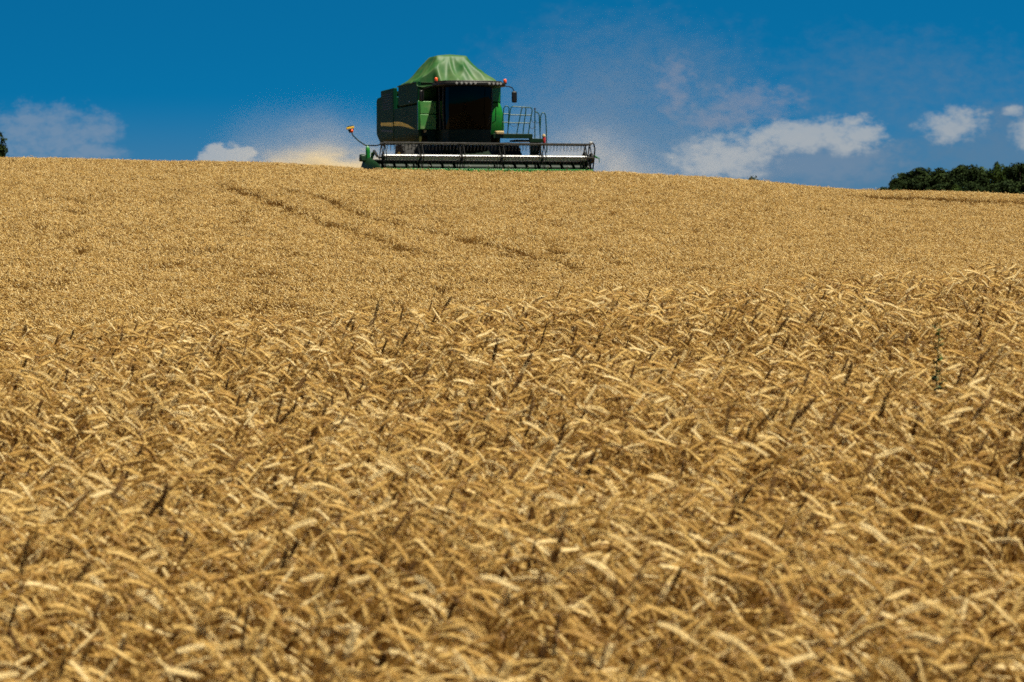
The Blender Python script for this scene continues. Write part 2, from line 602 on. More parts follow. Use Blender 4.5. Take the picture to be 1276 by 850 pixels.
def scatter(name, P, rot, scl, idx, coll, parent=None):
    me = bpy.data.meshes.new(name)
    me.vertices.add(len(P))
    me.vertices.foreach_set('co', np.asarray(P, np.float32).ravel())
    a = me.attributes.new('rot', 'FLOAT_VECTOR', 'POINT'); a.data.foreach_set('vector', np.asarray(rot, np.float32).ravel())
    a = me.attributes.new('scl', 'FLOAT', 'POINT'); a.data.foreach_set('value', np.asarray(scl, np.float32))
    a = me.attributes.new('idx', 'INT', 'POINT'); a.data.foreach_set('value', np.asarray(idx, np.int32))
    o = bpy.data.objects.new(name, me)
    COL.objects.link(o)
    ng = bpy.data.node_groups.new(name, 'GeometryNodeTree')
    ng.interface.new_socket('Geometry', in_out='INPUT', socket_type='NodeSocketGeometry')
    ng.interface.new_socket('Geometry', in_out='OUTPUT', socket_type='NodeSocketGeometry')
    N, Lk = ng.nodes, ng.links
    gi, go = N.new('NodeGroupInput'), N.new('NodeGroupOutput')
    ci = N.new('GeometryNodeCollectionInfo')
    ci.inputs['Collection'].default_value = coll
    ci.inputs['Separate Children'].default_value = True
    ci.inputs['Reset Children'].default_value = True
    ip = N.new('GeometryNodeInstanceOnPoints')
    ip.inputs['Pick Instance'].default_value = True

    def attr(nm, typ):
        q = N.new('GeometryNodeInputNamedAttribute'); q.data_type = typ
        q.inputs['Name'].default_value = nm
        return q.outputs['Attribute']
    e = N.new('FunctionNodeEulerToRotation')
    Lk.new(attr('rot', 'FLOAT_VECTOR'), e.inputs[0])
    Lk.new(gi.outputs[0], ip.inputs['Points'])
    Lk.new(ci.outputs[0], ip.inputs['Instance'])
    Lk.new(attr('idx', 'INT'), ip.inputs['Instance Index'])
    Lk.new(e.outputs[0], ip.inputs['Rotation'])
    Lk.new(attr('scl', 'FLOAT'), ip.inputs['Scale'])
    Lk.new(ip.outputs[0], go.inputs[0])
    md = o.modifiers.new('crop', 'NODES'); md.node_group = ng
    return tag(o, kind='stuff')


# harvester position (its header cuts into the far crest)
HV = Vector((-2.10, 116.1, 2.165))
HV_RZ = R(16)


def hv_local(x, y):
    dx, dy = x - HV.x, y - HV.y
    c, s = math.cos(HV_RZ), math.sin(HV_RZ)
    return dx * c + dy * s, -dx * s + dy * c


# wheel tracks through the crop on the far slope, and places where the near crop is thin or lodged
TRACKS = [[(268, 226), (300, 236), (340, 250), (405, 275), (466, 294), (520, 311)],
          [(352, 233), (390, 240), (455, 267), (505, 279), (556, 289), (630, 308), (720, 330)]]
TRACKS = [[at(*p) for p in tr] for tr in TRACKS]
VERGE = [at(1085, 243), at(1140, 244), at(1200, 247.5), at(1276, 251)]
e_ = VERGE[-1] - VERGE[-2]
VERGE.append(VERGE[-1] + e_ * 1.5)


def dist_line(X, Y, line):
    best = np.full(X.shape, 1e9)
    for a, b in zip(line[:-1], line[1:]):
        d = b[:2] - a[:2]
        t = np.clip(((X - a[0]) * d[0] + (Y - a[1]) * d[1]) / (d @ d), 0, 1)
        best = np.minimum(best, np.hypot(X - a[0] - t * d[0], Y - a[1] - t * d[1]))
    return best


def waves(X, Y, k):
    """slow wandering value in about -1..1"""
    r = np.random.default_rng(k)
    z = np.zeros_like(X)
    for i in range(7):
        a = r.uniform(0, 6.283); f = r.uniform(0.5, 2.4)
        z += np.sin((X * math.cos(a) + Y * math.sin(a)) * f + r.uniform(0, 6.283)) / 7
    return z * 1.8


def near_field():
    n = 480
    y0, y1 = 3.6, 23.0
    half = lambda y: 0.18 * y + 1.7
    A = (half(y0) + half(y1)) * (y1 - y0)
    N = int(A * n * 1.6)
    Y = rng.uniform(y0, y1, N)
    X = rng.uniform(-1, 1, N) * half(y1)
    k = np.abs(X) < half(Y)
    X, Y = X[k], Y[k]
    want = int((half(y0) + half(y1)) * (y1 - y0) * n)
    X, Y = X[:want], Y[:want]
    keep = np.ones(len(X), bool)
    for px, row, r in [(1065, 600, .16), (1090, 585, .12), (1230, 640, .19), (1275, 655, .16), (1045, 640, .10), (1180, 655, .13), (1060, 835, .16),
                       (700, 505, .10), (1130, 840, .12), (420, 690, .10), (1060, 520, .10), (1200, 560, .10), (330, 640, .08), (120, 470, .12),
                       (560, 760, .10), (240, 820, .10), (880, 700, .09), (760, 640, .08), (480, 600, .08), (980, 780, .10)]:
        p = at(px, row)
        keep &= np.hypot(X - p[0], (Y - p[1]) / 1.6) > r * (1 + 0.3 * np.sin(X * 40) * np.cos(Y * 33))
    keep &= rng.random(len(X)) < 0.86 + 0.2 * waves(X * 2.2, Y * 2.2, 3)
    X, Y = X[keep], Y[keep]
    w = waves(X * 1.3, Y * 1.3, 5)
    Z = ground_z(X, Y) + rng.normal(0, 0.012, len(X)) - np.abs(rng.normal(0, 0.034, len(X))) + 0.04 * w + 0.045 * waves(X * 3.2, Y * 2.2, 12) - 0.022
    rz = rng.normal(0.0, 0.30, len(X)) + 0.30 * waves(X * 1.1, Y * 1.1, 9)
    flip = rng.random(len(X)) < 0.04
    rz[flip] += rng.uniform(1.5, 4.5, flip.sum())
    rot = np.stack([rng.normal(0, 0.06, len(X)), rng.normal(0.03, 0.07, len(X)), rz], -1)
    scl = np.clip(rng.normal(0.97, 0.03, len(X)), 0.85, 1.05)
    idx = rng.integers(0, NEAR_N, len(X))
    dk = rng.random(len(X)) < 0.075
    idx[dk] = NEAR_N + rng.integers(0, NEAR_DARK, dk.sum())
    return np.stack([X, Y, Z], -1), rot, scl, idx


def far_field():
    pts = []
    for y0, y1, per, half in ((22.6, 48, 6.0, lambda y: 0.18 * y + 5), (48, 131, 15.5, lambda y: 0.18 * y + 6)):
        N = int(2 * half(y1) * (y1 - y0) * per)
        Y = rng.uniform(y0, y1, N); X = rng.uniform(-1, 1, N) * half(y1)
        k = np.abs(X) < half(Y)
        pts.append(np.stack([X[k], Y[k]], -1))
    P = np.concatenate(pts)
    X, Y = P[:, 0], P[:, 1]
    lx, ly = hv_local(X, Y)
    keep = ~((np.abs(lx) < 5.0) & (ly > -4.25))
    for i, tr in enumerate(TRACKS):
        wv = waves(X * 0.6, Y * 0.6, 20 + i)
        keep &= dist_line(X, Y, tr) > (0.245 if i else 0.27) + 0.035 * wv
    keep &= dist_line(X, Y, VERGE) > 1.25
    keep &= rng.random(len(X)) < 0.95 + 0.35 * np.minimum(0, waves(X * 0.8, Y * 0.5, 31) + 0.25)
    X, Y = X[keep], Y[keep]
    Z = ground_z(X, Y) + rng.normal(0, 0.018, len(X)) + 0.02 * waves(X * 0.7, Y * 0.7, 33)
    lodge = waves(X * 0.5, Y * 0.35, 37)
    rot = np.stack([rng.normal(0, 0.03, len(X)) + .10 * lodge, rng.normal(0, 0.03, len(X)) + .10 * waves(X * .4, Y * .3, 38),
                    rng.normal(0, 0.5, len(X)) + 0.3 * waves(X * 0.3, Y * 0.3, 35)], -1)
    scl = np.clip(rng.normal(0.90, 0.025, len(X)), 0.80, 0.97)
    return np.stack([X, Y, Z], -1), rot, scl, rng.integers(0, len(tufts), len(X))


NP, NR, NS, NI = near_field()
# the 250 stalks that show largest along the near edge become objects of their own
row = EYE_ROW - F_PX * (NP[:, 2] + WHEAT_H) / NP[:, 1]
pxs = CX + F_PX * (NP[:, 0] + 0.06) / NP[:, 1]
vis = (row < 880) & (pxs > 4) & (pxs < 1272) & (NI < NEAR_N)
order = np.argsort(np.where(vis, NP[:, 1], 1e9))[:250]
rest = np.ones(len(NP), bool); rest[order] = False
scatter('wheat_field', NP[rest], NR[rest], NS[rest], NI[rest], near_col)
scatter('wheat_hillside', *far_field(), far_col)


def stalk_library(seed0, n, dark):
    out = []
    for i in range(n):
        ms = []
        for nm, q in zip(('wheat_stalk', 'ear', 'leaf', 'leaf'), make_stalk(seed0 + i, dark=dark, split=True)):
            me = q.mesh(nm, STALK_MATS, 180, merge=False)
            set_tint(me, np.zeros(len(me.vertices)))
            ms.append(me)
        out.append(ms)
    return out


def place_stalk(lib, k, loc, rot, s, label, group):
    o = bpy.data.objects.new('wheat_stalk', lib[k][0])
    o.location, o.rotation_euler, o.scale = loc, rot, (s, s, s)
    COL.objects.link(o)
    for nm, me in zip(('ear', 'leaf', 'leaf'), lib[k][1:]):
        c = bpy.data.objects.new(nm, me); COL.objects.link(c); c.parent = o
    return tag(o, label, 'wheat stalk', group)


lib_pale = stalk_library(100, 16, False)
for i in order:
    place_stalk(lib_pale, int(NI[i]) % 16, NP[i], NR[i], float(NS[i]),
                'pale golden wheat stalk nodding in the blurred nearest edge of the field', 'wheat stalks along the nearest edge')

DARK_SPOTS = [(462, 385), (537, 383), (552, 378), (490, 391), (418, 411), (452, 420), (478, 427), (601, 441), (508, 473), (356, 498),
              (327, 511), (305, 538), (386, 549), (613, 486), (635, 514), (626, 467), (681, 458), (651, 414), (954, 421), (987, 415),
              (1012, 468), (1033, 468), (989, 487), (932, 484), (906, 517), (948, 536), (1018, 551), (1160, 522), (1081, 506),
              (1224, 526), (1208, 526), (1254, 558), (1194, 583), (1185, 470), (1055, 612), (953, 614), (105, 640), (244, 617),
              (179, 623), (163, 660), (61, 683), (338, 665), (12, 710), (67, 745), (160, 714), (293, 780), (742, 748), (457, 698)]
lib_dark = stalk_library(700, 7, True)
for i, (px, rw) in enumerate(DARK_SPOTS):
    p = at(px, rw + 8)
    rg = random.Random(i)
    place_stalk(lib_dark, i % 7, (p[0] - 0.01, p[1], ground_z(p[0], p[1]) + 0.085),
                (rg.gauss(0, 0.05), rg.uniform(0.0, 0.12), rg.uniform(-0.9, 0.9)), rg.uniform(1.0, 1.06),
                'dark brown wheat ear standing upright out of the pale drooping crop', 'shade-coloured upright ears above the crop')

# ------------------------------------------------------------------ harvester
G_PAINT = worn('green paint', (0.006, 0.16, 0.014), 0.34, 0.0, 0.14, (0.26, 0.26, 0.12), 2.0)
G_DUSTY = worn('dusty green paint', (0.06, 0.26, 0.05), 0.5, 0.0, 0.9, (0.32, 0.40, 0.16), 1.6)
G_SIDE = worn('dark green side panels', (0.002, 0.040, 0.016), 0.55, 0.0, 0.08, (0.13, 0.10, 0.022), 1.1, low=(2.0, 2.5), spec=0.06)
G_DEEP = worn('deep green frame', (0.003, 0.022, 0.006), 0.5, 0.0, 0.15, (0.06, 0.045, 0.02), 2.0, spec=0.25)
YELLOW = worn('yellow stripe', (0.80, 0.60, 0.015), 0.5, 0.0, 0.05)
BLACK = worn('black plastic', (0.007, 0.007, 0.007), 0.5, 0.0, 0.15, (0.04, 0.035, 0.022), 3.0, spec=0.3)
STEEL = worn('worn steel', (0.36, 0.35, 0.34), 0.38, 0.6, 0.35, (0.2, 0.16, 0.1), 5.0)
DARK_STEEL = worn('dark steel', (0.016, 0.016, 0.016), 0.5, 0.2, 0.2, (0.08, 0.065, 0.04), 5.0)
RUBBER = worn('tyre rubber', (0.010, 0.0095, 0.009), 0.85, 0.0, 0.3, (0.07, 0.055, 0.035), 3.0)
BRIGHT = worn('glossy dark steel tube', (0.40, 0.40, 0.39), 0.3, 0.0, 0.12, (0.3, 0.26, 0.2), 6.0, spec=0.9)
RED = principled('red cylinder', (0.35, 0.02, 0.015), 0.4)[0]
DUSTCAP = principled('straw coloured cap', (0.5, 0.36, 0.17), 0.8)[0]
ORANGE = principled('orange beacon lens', (0.85, 0.10, 0.02), 0.25)[0]
LAMP = principled('lamp glass', (0.30, 0.29, 0.27), 0.15)[0]
SEAT = principled('seat cloth', (0.03, 0.028, 0.025), 0.9)[0]


def glass_material():
    m = bpy.data.materials.new('tinted cab glass'); m.use_nodes = True
    t = NT(m.node_tree)
    tr = t.n('ShaderNodeBsdfTransparent'); tr.inputs[0].default_value = (0.035, 0.045, 0.04, 1)
    gl = t.n('ShaderNodeBsdfGlossy'); gl.inputs['Roughness'].default_value = 0.03
    gl.inputs[0].default_value = (0.35, 0.38, 0.38, 1)
    fr = t.n('ShaderNodeFresnel'); fr.inputs[0].default_value = 1.3
    mx = t.n('ShaderNodeMixShader')
    t.link(fr.outputs[0], mx.inputs[0]); t.link(tr.outputs[0], mx.inputs[1]); t.link(gl.outputs[0], mx.inputs[2])
    o = t.n('ShaderNodeOutputMaterial'); t.link(mx.outputs[0], o.inputs[0])
    return m


GLASS = glass_material()
BLACK_GREEN = worn('very dark green paint', (0.002, 0.011, 0.004), 0.55, 0.0, 0.0, (0.03, 0.024, 0.012), 2.0, spec=0.2)


def tarp_material():
    m, t, p, o = principled('green tarpaulin', (0.10, 0.27, 0.09), 0.55, spec=0.28)
    tc = t.n('ShaderNodeTexCoord')
    n = t.noise(tc.outputs['Object'], 1.3, 5.0, 0.6)
    t.link(t.mix(t.smooth(n, 0.35, 0.7), (0.009, 0.075, 0.014, 1), (0.058, 0.115, 0.034, 1)), p.inputs['Base Color'])
    return m


TARP = tarp_material()


def build_harvester():
    root = empty('combine_harvester', HV, HV_RZ)
    tag(root, 'green combine harvester with tarp covered grain tank and wide black reel on the hill crest', 'combine harvester')

    def part(mb, name, mat, parent=root, bevel=0.012, smooth=35):
        return mb.build(name, mat, parent, smooth, bevel)

    # --- hull with its side shields
    body = part(MB().box(-1.54, 1.54, .12, 6.35, 2.03, 3.32).box(-1.3, 1.3, .12, 4.0, 1.62, 2.03), 'body', G_DEEP)
    ln = 1.15                                             # hull length factor
    stretch = lambda poly: [(y * ln, z) for y, z in poly]
    front_shield = [(0.0, 1.75), (1.7, 1.72), (3.6, 1.80), (3.6, 3.29), (0.0, 3.29)]
    rear_shield = [(3.64, 1.80), (4.1, 1.97), (4.6, 2.02), (5.1, 1.96), (5.45, 1.80), (5.62, 1.84), (5.62, 4.13), (3.64, 4.15)]
    hood = [(5.66, 1.85), (6.22, 2.18), (6.42, 2.35), (6.42, 3.72), (6.32, 3.86), (5.66, 3.9)]
    for s in (-1, 1):
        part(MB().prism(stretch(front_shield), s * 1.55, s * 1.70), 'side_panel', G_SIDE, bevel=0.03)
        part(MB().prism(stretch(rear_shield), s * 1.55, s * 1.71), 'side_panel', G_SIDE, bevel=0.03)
        st = MB()
        st.prism(stretch([(3.56, 2.75), (2.6, 2.70), (1.5, 2.54), (.42, 2.29), (1.5, 2.41), (2.6, 2.53), (3.56, 2.58)]), s * 1.701, s * 1.706)
        st.prism(stretch([(5.60, 2.80), (3.68, 2.72), (3.68, 2.56), (5.60, 2.66)]), s * 1.711, s * 1.716)
        part(st, 'stripe', YELLOW, bevel=0)
        part(MB().prism(stretch([(5.5, 2.5), (3.75, 2.40), (3.75, 2.31), (5.5, 2.42)]), s * 1.711, s * 1.718), 'vent', BLACK, bevel=0)
    for s in (-1, 1):
        lv = MB()
        for k in range(7):
            lv.box(s * 1.7125, s * 1.722, 4.45, 6.1, 3.30 + k * .10, 3.335 + k * .10)
        part(lv, 'louvre', BLACK, bevel=0)
        part(MB().box(s * 1.7005, s * 1.7045, 2.02, 2.035, 1.78, 3.27), 'panel_joint', BLACK, bevel=0)
        part(MB().box(s * 1.7255, s * 1.74, 1.3, 1.5, 3.42, 3.47), 'latch', STEEL, bevel=0.01)
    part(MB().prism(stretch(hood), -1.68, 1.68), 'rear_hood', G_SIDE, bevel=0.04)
    part(MB().box(-1.54, 1.54, 4.22, 6.42, 3.9, 4.02), 'engine_deck', G_DEEP)
    part(MB().box(-.45, .45, 4.1, 5.2, 4.02, 4.10).tube([(.9, 4.4, 4.0), (.9, 4.4, 4.25)], .07, 12), 'air_intake', BLACK)

    # --- grain tank: walls spread towards the top, open box under the tarpaulin
    tank = MB()
    prof = [(0.42, 3.33), (3.28, 3.33), (3.28, 4.16), (-.02, 4.16)]
    tank.prism(prof, -1.60, 1.60)
    part(tank, 'grain_tank', G_DEEP, bevel=0.02)
    for s in (-1, 1):
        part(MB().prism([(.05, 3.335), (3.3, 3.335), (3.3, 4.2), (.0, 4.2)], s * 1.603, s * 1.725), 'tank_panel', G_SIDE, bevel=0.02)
    # front panels either side of the cab
    part(MB().box(-1.65, -.98, -.06, .12, 2.90, 3.40), 'front_panel', G_DUSTY, bevel=0.02)
    part(MB().box(-1.65, -.98, -.06, .12, 2.28, 2.885), 'front_panel', G_DUSTY, bevel=0.02)
    part(MB().box(-1.73, -1.665, -.05, .1, 2.25, 3.42), 'corner_post', G_PAINT, bevel=0.02)
    part(MB().box(-1.5, -1.4, -.16, -.06, 2.14, 2.24), 'bracket', DUSTCAP, bevel=0.02)
    bulge = MB()
    lvl = [(2.10, -.20, 1.86), (2.4, -.26, 1.87), (2.8, -.28, 1.84), (3.15, -.25, 1.78), (3.36, -.16, 1.72), (3.40, -.02, 1.68)]
    vs, fs = [], []
    for (z, yf, xo) in lvl:
        ring = [(1.0, .12), (1.0, yf), (xo - .28, yf), (xo - .08, yf + .07), (xo, yf + .28), (xo - .02, .55), (1.45, .55)]
        vs += [(x, y, z) for x, y in ring]
    nr = 7
    for i in range(len(lvl) - 1):
        fs += [(i * nr + j, i * nr + (j + 1) % nr, (i + 1) * nr + (j + 1) % nr, (i + 1) * nr + j) for j in range(nr)]
    fs += [list(range(nr)), [(len(lvl) - 1) * nr + j for j in range(nr)]]
    bulge.add(vs, fs)
    part(bulge, 'front_panel', G_PAINT, bevel=0.02, smooth=60)
    part(MB().box(1.02, 1.69, -.03, .35, 3.42, 4.0), 'tank_front', G_PAINT, bevel=0.02)

    # --- tarpaulin tent over the tank
    tb = MB()
    nx, ny = 84, 66
    xs = np.linspace(-1.78, 1.74, nx); ys = np.linspace(-.72, 3.36, ny)
    x0, x1, y0, y1 = -.80, .46, .6, 2.0
    vs = []
    rr = np.random.default_rng(3)
    ph = rr.uniform(0, 6.28, 9)
    for y in ys:
        for x in xs:
            tx = (x0 - x) / (x0 + 1.78) if x < x0 else ((x - x1) / (1.74 - x1) if x > x1 else 0.0)
            ty = (y0 - y) / (y0 + .72) if y < y0 else ((y - y1) / (3.36 - y1) if y > y1 else 0.0)
            t = max(tx, ty, 0.75 * math.hypot(tx, ty) + .12 * max(tx, ty))
            t = min(t, 1.0)
            h = (1 - t) ** 1.25 * (0.91) + 0.10 * (1 - t)
            a = math.atan2(y - 1.2, x + .1)
            amp = (0.12 if ty >= tx else 0.07) * math.sin(math.pi * t) ** 0.6
            wr = (1 - 2 * abs(math.sin(a * 3.5 + ph[0] + 2.4 * t))) * .6 + (1 - 2 * abs(math.sin(a * 7.5 + ph[1] - 2.2 * t))) * .5 + (1 - 2 * abs(math.sin(x * 5 + y * 3 + ph[3] + 3 * t))) * .2 + math.sin(a * 23 + ph[2]) * .12
            cen = max(0.0, 1 - max(abs(x + .1) / .8, abs(y - 1.2) / .7))
            z = 4.23 - .09 * float(sstep(y, .4, -.4)) + h + amp * wr + 0.13 * cen ** .7 - .045 * math.sin(math.pi * min(1, abs(tx)))
            if t > .93:
                z -= (t - .93) / .07 * .07
            if y < -.3:                                  # slack front hem drooping over the cab roof
                z -= (-.3 - y) * (.12 + .16 * math.exp(-((x - .42) / .22) ** 2) + .05 * math.sin(x * 7))
            yf = y
            if y < 0.05:                                  # the hem runs out over the cab but stops at the tank edge beside it
                lim = -.72 * float(sstep(x, -1.12, -.86)) * (1 - .45 * float(sstep(x, 1.3, 1.65)))
                yf = .05 + (y - .05) * (.05 - lim) / .77
            vs.append((x, yf, z))
    tb.add(vs, [(j * nx + i, j * nx + i + 1, (j + 1) * nx + i + 1, (j + 1) * nx + i) for j in range(ny - 1) for i in range(nx - 1)])
    tp = part(tb, 'tarpaulin', TARP, bevel=0, smooth=180)
    sd = tp.modifiers.new('thickness', 'SOLIDIFY'); sd.thickness = 0.02
    part(MB().tube([(x0, y0, 5.18), (x1, y0, 5.18), (x1, y1, 5.18), (x0, y1, 5.18)], .03, 8, closed=True), 'tarp_frame', DARK_STEEL, bevel=0)

    # --- cab
    floor_plan = [(-.98, 0.10), (-.98, -1.15), (-.86, -1.55), (-.45, -1.82), (0, -1.9), (.45, -1.82), (.86, -1.55), (.98, -1.15), (.98, 0.10)]
    cab = part(MB().prism(floor_plan, 1.72, 2.24, 'z').box(-.95, .95, -.02, .10, 2.24, 3.92), 'cab', BLACK_GREEN, bevel=0.02)
    roof_plan = [(-.95, .05), (-1.10, -.5), (-1.40, -1.0), (-1.42, -1.75), (-1.24, -2.35), (-.65, -2.62), (0, -2.70), (.65, -2.62), (1.24, -2.35), (1.42, -1.75), (1.40, -1.0), (1.10, -.5), (.95, .05)]
    rf = MB().prism(roof_plan, 3.93, 4.06, 'z')
    rf.prism([(x * .93, y * .92) for x, y in roof_plan], 4.06, 4.13, 'z')
    part(rf, 'cab_roof', BLACK, cab, 0.03)
    gp = [(-.94, -.05), (-.94, -1.14), (-.83, -1.52), (-.43, -1.78), (0, -1.86), (.43, -1.78), (.83, -1.52), (.94, -1.14), (.94, -.05)]
    gw = MB()
    vs = [(x, y, 2.24) for x, y in gp] + [(x * 1.05, y * 1.05, 3.1) for x, y in gp] + [(x * 1.04, y * 1.06, 3.93) for x, y in gp]
    n = len(gp)
    gw.add(vs, [(k * n + i, k * n + i + 1, (k + 1) * n + i + 1, (k + 1) * n + i) for k in range(2) for i in range(n - 1)])
    part(gw, 'window', GLASS, cab, 0, 40)
    for i in (1, 2, 6, 7):
        x, y = gp[i]
        if i in (2, 6):
            continue
        part(MB().tube([(x, y, 2.2), (x * 1.055, y * 1.055, 3.1), (x * 1.045, y * 1.065, 3.95)], .05, 8), 'cab_pillar', BLACK, cab, 0)
    part(MB().tube([(.95, -.62, 2.24), (1.0, -.62, 3.92)], .045, 8), 'cab_pillar', BLACK, cab, 0)
    part(MB().tube([(-.95, -.62, 2.24), (-1.0, -.62, 3.92)], .045, 8), 'cab_pillar', BLACK, cab, 0)
    part(MB().box(-.28, .28, -.85, -.3, 2.55, 2.72).box(-.27, .27, -.36, -.2, 2.72, 3.4).box(-.15, .15, -.34, -.22, 3.42, 3.62), 'seat', SEAT, cab, 0.05)
    part(MB().box(.32, .62, -1.1, -.2, 2.5, 2.85).box(.5, .56, -1.2, -1.14, 2.4, 3.3), 'console', BLACK, cab, 0.02)
    part(MB().tube([(.19 * math.cos(a), -1.18 + .08 * math.sin(a), 2.98 + .17 * math.sin(a)) for a in np.linspace(0, 2 * math.pi, 20, endpoint=False)], .016, 6, closed=True)
         .tube([(0, -1.45, 2.24), (0, -1.2, 2.96)], .03, 8), 'steering_wheel', BLACK, cab, 0)
    for x in (-.80, -.62, -.44, -.26, -.08, .50, .68, .86, 1.0):
        yf = -2.71 + .13 * abs(x) ** 1.5 + (.05 if abs(x) > .7 else 0)
        part(MB().lathe((x, yf, 4.0), [(.001, -.01), (.04, -.01), (.05, .0), (.05, .08)], 14, 'y'), 'work_light', LAMP, cab, 0)
    part(MB().tube([(.70, -1.72, 2.35), (.78, -1.95, 3.0), (.80, -1.93, 3.88)], .018, 6).tube([(.80, -1.95, 2.95), (.62, -1.96, 2.62)], .012, 6), 'wiper', BLACK, cab, 0)
    part(MB().tube([(.99, -1.3, 2.5), (1.12, -1.34, 2.6), (1.13, -1.34, 3.1), (1.01, -1.3, 3.2)], .018, 6), 'grab_handle', BLACK, cab, 0)

    # beacons on the cab roof, mirrors on their arms
    for x, y, zb in ((1.42, -1.66, 4.04), (-1.40, -1.66, 4.06)):
        b = part(MB().lathe((x, y, zb), [(.07, 0), (.07, .06), (.04, .07)], 14, 'z'), 'beacon', BLACK, bevel=0)
        part(MB().lathe((x, y, zb + .06), [(.062, 0), (.066, .04), (.062, .11), (.038, .14), (.001, .15)], 16, 'z'), 'lens', ORANGE, b, 0, 60)
    part(MB().tube([(1.25, -1.75, 3.96), (1.55, -1.72, 3.95), (1.70, -1.7, 3.90), (1.77, -1.7, 3.80), (1.79, -1.7, 3.70)], .022, 8), 'mirror_arm', BLACK, bevel=0)
    part(MB().box(1.68, 1.90, -1.76, -1.66, 3.31, 3.76), 'mirror', BLACK, bevel=0.05)
    part(MB().tube([(-1.25, -1.7, 3.96), (-1.55, -1.6, 3.93), (-1.80, -1.3, 3.82), (-1.86, -1.2, 3.74)], .022, 8), 'mirror_arm', BLACK, bevel=0)
    part(MB().box(-1.97, -1.78, -1.25, -1.15, 3.33, 3.78), 'mirror', BLACK, bevel=0.05)

    # --- feeder house, axles, wheels
    part(MB().prism([(.3, 1.2), (.3, 2.1), (-.9, 1.75), (-2.45, 1.12), (-2.45, .38)], -.72, .72), 'feeder_house', BLACK_GREEN)
    part(MB().tube([(-1.9, .25, .86), (1.9, .25, .86)], .19, 12).box(-1.62, 1.62, -.1, .6, .75, 1.7), 'front_axle', DARK_STEEL)
    part(MB().box(-1.62, -1.1, 2.6, 4.3, .95, 1.78).tube([(-1.36, 2.7, 1.3), (-1.36, 2.4, 1.3)], .2, 14), 'tool_box', BLACK_GREEN)
    part(MB().tube([(-1.45, 5.3, .62), (1.45, 5.3, .62)], .11, 10).tube([(-1.05, 5.3, .62), (-.7, 5.4, 2.0)], .06, 8).tube([(1.05, 5.3, .62), (.7, 5.4, 2.0)], .06, 8).box(-.5, .5, 5.0, 5.6, .6, 2.0), 'rear_axle', DARK_STEEL)

    def wheel(x, y, r, w, s):
        z = r - .06
        prof = [(r * .55, -w / 2 + .04), (r * .72, -w / 2), (r * .93, -w / 2 + .02), (r, -w / 2 + .10), (r, w / 2 - .10), (r * .93, w / 2 - .02), (r * .72, w / 2), (r * .55, w / 2 - .04)]
        wh = MB().lathe((x, y, z), prof, 40, 'x')
        for k in range(22):                              # chevron lugs
            a = 2 * math.pi * k / 22
            for hs in (-1, 1):
                aa = a + (math.pi / 22 if hs > 0 else 0)
                q = []
                for (t, da, rad) in ((.02, 0, r - .02), (w / 2 - .02, .16, r - .05), (.02, .07, r - .02), (w / 2 - .02, .23, r - .05)):
                    for up in (0, .05):
                        q.append((x + hs * t, y + (rad + up) * math.cos(aa + da), z + (rad + up) * math.sin(aa + da)))
                wh.add(q, [(0, 1, 3, 2), (4, 6, 7, 5), (0, 4, 5, 1), (2, 3, 7, 6), (1, 5, 7, 3)])
        o = part(wh, 'wheel', RUBBER, bevel=0)
        part(MB().lathe((x, y, z), [(.10, s * (w / 2 - .02)), (r * .3, s * (w / 2 - .05)), (r * .36, s * (w / 2 - .16)), (r * .56, s * (w / 2 - .08)), (r * .58, s * (w / 2 - .02))], 28, 'x'), 'rim', YELLOW, o, 0)
    for s in (-1, 1):
        wheel(s * 2.03, .25, .92, .86, s)
        wheel(s * 1.35, 5.3, .66, .46, s)

    # --- platform, rails and ladder on the cab's door side
    part(MB().box(.98, 2.62, -1.5, -.05, 1.97, 2.05).box(.98, 2.6, -1.52, -1.46, 1.90, 2.09), 'platform', G_DEEP)
    part(MB().box(2.0, 3.16, -1.2, -.3, 1.80, 1.87).box(2.55, 3.12, -1.22, -1.18, 1.76, 1.92), 'platform', G_DEEP)
    part(MB().box(1.08, 1.42, -1.56, -1.3, 2.06, 2.19), 'step_box', DUSTCAP, bevel=0.03)

    def rail(paths, name='guard_rail', r=.021):
        mb = MB()
        for p in paths:
            mb.tube([(x, y, z) for x, y, z in p], r, 8)
        return part(mb, name, G_SIDE2, bevel=0, smooth=60)
    yA, yB = -.85, -.80
    rail([[(1.52, yA, 2.05), (1.56, yA, 2.7), (1.60, yA, 3.12), (1.65, yA, 3.20), (1.71, yA, 3.22), (1.77, yA, 3.20), (1.82, yA, 3.12), (1.79, yA, 2.6), (1.76, yA, 2.05)],
          [(1.585, yA, 2.90), (1.81, yA, 2.90)], [(1.55, yA, 2.56), (1.79, yA, 2.56)]])
    rail([[(1.76, yB, 2.05), (1.83, yB, 2.6), (1.89, yB, 3.08), (1.92, yB, 3.17), (1.99, yB, 3.20), (2.70, yB, 3.17), (2.77, yB, 3.14), (2.80, yB, 3.05), (2.70, yB, 2.5), (2.61, yB, 1.98)],
          [(1.87, yB, 2.87), (2.77, yB, 2.86)], [(1.82, yB, 2.55), (2.71, yB, 2.55)],
          [(2.13, yB, 2.0), (2.25, yB, 2.6), (2.35, yB, 3.08), (2.39, yB, 3.17)], [(2.40, yB, 2.0), (2.47, yB, 2.6), (2.54, yB, 3.08), (2.51, yB, 3.17)]])
    rail([[(2.91, -.8, 1.85), (2.91, -.8, 3.10)]], 'post', .022)
    part(MB().ball((2.91, -.8, 3.12), .04, .04, .04), 'post_cap', BLACK, bevel=0)
    rail([[(2.93, -.8, 3.00), (2.98, -.8, 2.99), (3.05, -.8, 2.95), (3.09, -.8, 2.88), (3.12, -.8, 2.3), (3.15, -.8, 1.55)]], 'hand_rail', .022)
